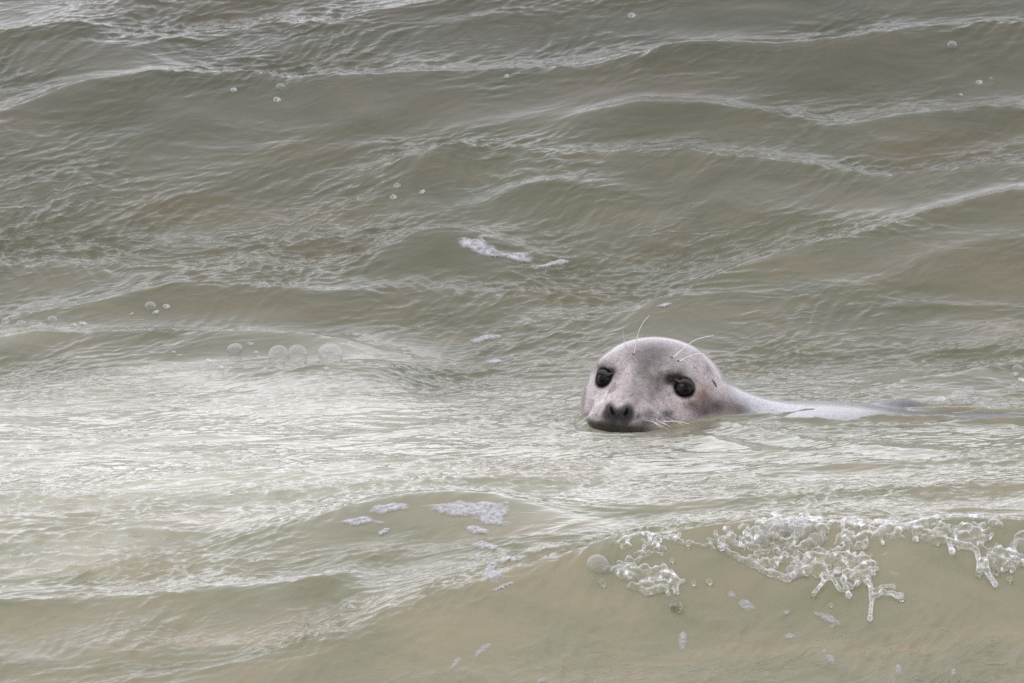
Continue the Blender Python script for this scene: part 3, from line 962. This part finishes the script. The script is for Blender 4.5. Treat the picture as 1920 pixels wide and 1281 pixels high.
# --- splash of the breaking crest
def meta_mesh(blobs, h):
    C = np.array([b_[0] for b_ in blobs]); R = np.array([b_[1] for b_ in blobs])
    lo = (C - R[:, None] * 2.2).min(0) - h * 2; hi = (C + R[:, None] * 2.2).max(0) + h * 2

    def fill(ax):
        F = np.full([len(a) for a in ax], .5, np.float32)
        for c, r in zip(C, R):
            s_ = [slice(*np.searchsorted(a, (c[k] - 2.2 * r, c[k] + 2.2 * r))) for k, a in enumerate(ax)]
            d2 = ((ax[0][s_[0]] - c[0]) ** 2)[:, None, None] + ((ax[1][s_[1]] - c[1]) ** 2)[None, :, None] + ((ax[2][s_[2]] - c[2]) ** 2)[None, None, :]
            F[tuple(s_)] -= np.exp(-d2 / (r * r) * .6931).astype(np.float32)
        return F
    return surface_nets(fill, lo, hi, h, True)


TOCAM = -FWD


def stroke(pts, r0, r1, lift0=.0, lift1=.0, step=.55, jit=.35):
    """blobs along a photo polyline laid on the water, lifted towards the viewer's side"""
    out_ = []
    for (ax_, ay), (bx_, by_) in zip(pts[:-1], pts[1:]):
        L = math.hypot(bx_ - ax_, by_ - ay)
        m = max(1, int(L / (.5 * (r0 + r1) * step)))
        for k in range(m):
            out_.append((ax_ + (bx_ - ax_) * k / m, ay + (by_ - ay) * k / m))
    out_.append(pts[-1])
    res = []
    for k, (x_, y_) in enumerate(out_):
        f = k / max(1, len(out_) - 1)
        r = (r0 + (r1 - r0) * f) * (1 + rng.uniform(-.2, .25))
        p = on_water(x_ + rng.normal() * r * jit, y_ + rng.normal() * r * jit)
        p = p + np.array([0, -1, .15]) * (lift0 + (lift1 - lift0) * f) + np.array([0, 0, rng.uniform(-.1, .35) * r * S])
        res.append((p, r * S))
    return res


def hang(pts, r0, r1, y_off, drop=None):
    """thread of water hanging clear in front of the wave face"""
    res = []
    for (ax_, ay), (bx_, by_) in zip(pts[:-1], pts[1:]):
        m = max(2, int(math.hypot(bx_ - ax_, by_ - ay) / 2.0))
        for k in range(m):
            res.append((ax_ + (bx_ - ax_) * k / m, ay + (by_ - ay) * k / m))
    o_ = []
    front = lambda x_, y_, r: on_water(x_, y_) - FWD * (y_off + r * S)
    for k, (x_, y_) in enumerate(res):
        f = k / len(res)
        r = (r0 + (r1 - r0) * f) * rng.uniform(.85, 1.2)
        o_.append((front(x_, y_, r), r * S))
    if drop:
        o_.append((front(*pts[-1], drop), drop * S))
    return o_


def scatter(poly, count, r0, r1, lift=.004):
    P = np.array(poly, float); res = []
    lo, hi = P.min(0), P.max(0)
    while len(res) < count:
        x_, y_ = rng.uniform(lo[0], hi[0]), rng.uniform(lo[1], hi[1])
        if poly_sdf(np.array([x_]), np.array([y_]), P)[0] < 0:
            continue
        r = r0 + (r1 - r0) * rng.random() ** 2
        q_ = on_water(x_, y_)
        if float(samp(R2[0], R2[3], q_[0] * 1.2 + 3, q_[1] * .5)) < -.35:      # lacy gaps
            continue
        res.append((q_ + np.array([0, -lift * rng.random(), r * S * rng.uniform(-.2, .6)]), r * S))
    return res


def joined(blobs):
    """a splash is one body of water: tie its loose beads to it with fine threads"""
    C = np.array([b_[0] for b_ in blobs]); R = np.array([b_[1] for b_ in blobs]); nb_ = len(R)
    dist = np.linalg.norm(C[:, None] - C[None], axis=2)
    near = dist < .85 * (R[:, None] + R[None])
    comp = np.full(nb_, -1); k = 0
    for s0 in range(nb_):
        if comp[s0] >= 0:
            continue
        front = np.array([s0]); comp[s0] = k
        while len(front):
            nxt = np.where(near[front].any(0) & (comp < 0))[0]
            comp[nxt] = k; front = nxt
        k += 1
    main = comp == np.bincount(comp).argmax()
    extra = []; dead = np.zeros(nb_, bool)
    left = [c for c in range(k) if not main[comp == c].any()]
    while left:
        best = None
        mi = np.where(main)[0]
        gaps = [(dist[np.ix_(np.where(comp == c)[0], mi)].min(), c) for c in left]
        g_, c = min(gaps); left.remove(c)
        ci = np.where(comp == c)[0]
        if g_ > .045:
            dead[ci] = True
            continue
        i_, j_ = np.unravel_index(dist[np.ix_(ci, mi)].argmin(), (len(ci), len(mi)))
        a_, b2 = C[ci[i_]], C[mi[j_]]
        r_t = .0019; m_ = max(2, int(g_ / (r_t * .7)))
        extra += [(a_ + (b2 - a_) * t_ / m_, r_t) for t_ in range(m_ + 1)]
        main[ci] = True
    return [b_ for b_, x_ in zip(blobs, dead) if not x_] + extra


def splash(blobs, label, h=.0014):
    blobs = joined(blobs)
    v, q = meta_mesh(blobs, h)
    c = v.mean(0)
    o = link("wave_splash", mesh_np("wave_splash", v - c, q, m_froth))
    o.location = c
    return tag(o, label, "splash", "splashes along the breaking crest")


def lace(poly, count, r0=1.6, r1=3.2, lift=.006, length=22):
    """short wandering threads of water inside a photo outline"""
    P = np.array(poly, float); res = []
    lo, hi = P.min(0), P.max(0); made = 0
    while made < count:
        x_, y_ = rng.uniform(lo[0], hi[0]), rng.uniform(lo[1], hi[1])
        if poly_sdf(np.array([x_]), np.array([y_]), P)[0] < 0:
            continue
        made += 1
        a = rng.uniform(0, 2 * math.pi); r = rng.uniform(r0, r1); li = rng.random() * lift
        for _ in range(int(rng.uniform(.4, 1.2) * length / (r * .8))):
            q_ = on_water(x_, y_)
            rr_ = r * (1 + .45 * math.sin(a * 3 + x_)) * rng.uniform(.7, 1.25)
            res.append((q_ - FWD * li + np.array([0, 0, r * S * .3]), rr_ * S))
            if rng.random() < .12:                     # beads of spray beside the thread
                q2_ = on_water(x_ + rng.normal() * 9, y_ + rng.normal() * 7)
                res.append((q2_ - FWD * li + np.array([0, 0, .001]), rng.uniform(1.5, 3.0) * S))
            a += rng.normal() * .45
            x_ += math.cos(a) * r * .8; y_ += math.sin(a) * r * .8 * .7
    return res


PA = [(1150, 1062), (1195, 1060), (1245, 1072), (1272, 1080), (1268, 1102), (1215, 1112), (1178, 1096)]
A = scatter(PA, 60, 2.6, 7) + lace(PA, 26)
A += stroke([(1180, 1100), (1215, 1112), (1240, 1104)], 3, 3.5, .004, .006) + stroke([(1262, 1085), (1268, 1112)], 5, 3, .004, .008)
A += stroke([(1150, 1070), (1168, 1080)], 5, 6)
splash(A, "low glassy splash at the thin end of the breaking crest")
splash(stroke([(1155, 1022), (1185, 1006), (1215, 1002), (1240, 1012), (1262, 1008), (1280, 1020)], 2.2, 2.6, .002, .004, .5, .5)
       + lace([(1150, 1020), (1210, 1000), (1280, 1015), (1270, 1050), (1180, 1050)], 14, 1.5, 2.4), "thin clear skin of water over the low end of the breaking crest")
P1 = [(1350, 1020), (1420, 985), (1480, 968), (1530, 975), (1560, 1000), (1500, 1020), (1400, 1035)]
P2 = [(1500, 1045), (1560, 1035), (1640, 1050), (1650, 1080), (1600, 1100), (1560, 1095), (1480, 1068)]
P3 = [(1560, 1010), (1640, 985), (1700, 985), (1690, 1000), (1600, 1025)]
P4 = [(1360, 1030), (1480, 1010), (1600, 1020), (1560, 1060), (1440, 1070)]
B = scatter(P1, 80, 2.6, 7) + lace(P1, 46) + scatter(P2, 90, 2.6, 7, .012) + lace(P2, 60, 1.6, 3.2, .014)
B += scatter(P3, 45, 2.2, 5) + lace(P3, 30) + lace(P4, 34)
B += stroke([(1350, 1030), (1395, 1052), (1440, 1075), (1475, 1085), (1498, 1078), (1500, 1060)], 2.4, 3, .002, .008, .5, .6)
B += hang([(1550, 1080), (1540, 1098), (1526, 1113)], 2.4, 1.5, .010, 3.5)
B += hang([(1580, 1085), (1586, 1105), (1591, 1117)], 3, 2, .010, 6)
B += hang([(1620, 1085), (1632, 1100), (1634, 1130), (1631, 1160)], 3, 1.7, .010, 5)
B += hang([(1634, 1122), (1655, 1112), (1672, 1115), (1688, 1120)], 2.6, 2.6, .010, 6)
B += hang([(1640, 1108), (1660, 1100), (1678, 1102)], 2, 1.8, .010)
B += hang([(1560, 1085), (1575, 1108), (1592, 1112)], 2.2, 1.8, .010)
B += lace([(1290, 1018), (1360, 995), (1440, 972), (1540, 968), (1640, 972), (1720, 968), (1710, 984), (1560, 992), (1400, 1004), (1300, 1032)], 46, 1.4, 2.3, .003, 26)
B += scatter(P4, 60, 1.8, 4.5)
splash(B, "tallest frothy splash of the breaking crest with hanging drips")
Q1 = [(1700, 985), (1745, 970), (1790, 978), (1770, 1012), (1720, 1010)]
Q2 = [(1780, 990), (1830, 985), (1845, 1000), (1845, 1035), (1800, 1012)]
Q3 = [(1850, 1035), (1895, 1030), (1915, 1050), (1900, 1068), (1855, 1065)]
Cc = scatter(Q1, 45, 2.4, 6) + lace(Q1, 36) + scatter(Q2, 40, 2.4, 6, .008) + lace(Q2, 30) + scatter(Q3, 45, 2.6, 6.5, .008) + lace(Q3, 24)
Cc += stroke([(1735, 1012), (1780, 1016), (1825, 1030)], 3, 3, .004, .01)
Cc += hang([(1778, 1015), (1785, 1035)], 2.5, 3, .010, 6)
Cc += hang([(1830, 1030), (1835, 1052), (1836, 1072)], 3, 2.5, .010, 6)
Cc += hang([(1845, 1050), (1852, 1078), (1866, 1098)], 3.4, 3, .010, 4)
Cc += stroke([(1895, 1062), (1920, 1058), (1960, 1062)], 3, 4, .004, .004) + stroke([(1905, 1010), (1930, 1000), (1965, 1004)], 4, 5, .004, .004)
splash(Cc, "glassy curling splash of the breaking crest with a long dangling drip")
Rb = hang([(1778, 974), (1790, 966), (1803, 963), (1817, 967), (1828, 972), (1840, 970), (1852, 966)], 3, 3.4, .006)
splash(Rb, "thin bright ribbon of water thrown up above the breaking crest")
splash(stroke([(1858, 985), (1868, 980), (1878, 988)], 4, 3, .004, .004), "short bright curl of water beside the thrown ribbon")

DROPS = [(1131, 1095, 5), (1127, 1089, 4), (1268, 1136, 11), (1352, 1024, 7), (1330, 1090, 5), (1525, 1114, 4.5), (1558, 1134, 4), (1598, 1098, 3), (1620, 1022, 3.5), (1634, 1040, 3), (1640, 1075, 3),
         (1868, 1072, 5), (1758, 1020, 3), (1893, 1085, 5), (1290, 1020, 4), (1300, 1093, 4), (1560, 1172, 4), (1260, 1050, 4), (1835, 1075, 6), (1690, 1121, 6)]
for px, py, r in DROPS:
    w0 = on_water(px, py)
    p = at_depth(px, py, w0[1] - .012)
    v, q = ball((0, 0, 0), r * S, (rng.normal() * .3, 0, 1), rng.uniform(.95, 1.3), 14, 9)
    o = link("water_drop", mesh_np("water_drop", v, q, m_glass))
    o.location = p
    tag(o, "small clear drop flung from the breaking crest", "drop", "drops flung from the breaking crest")
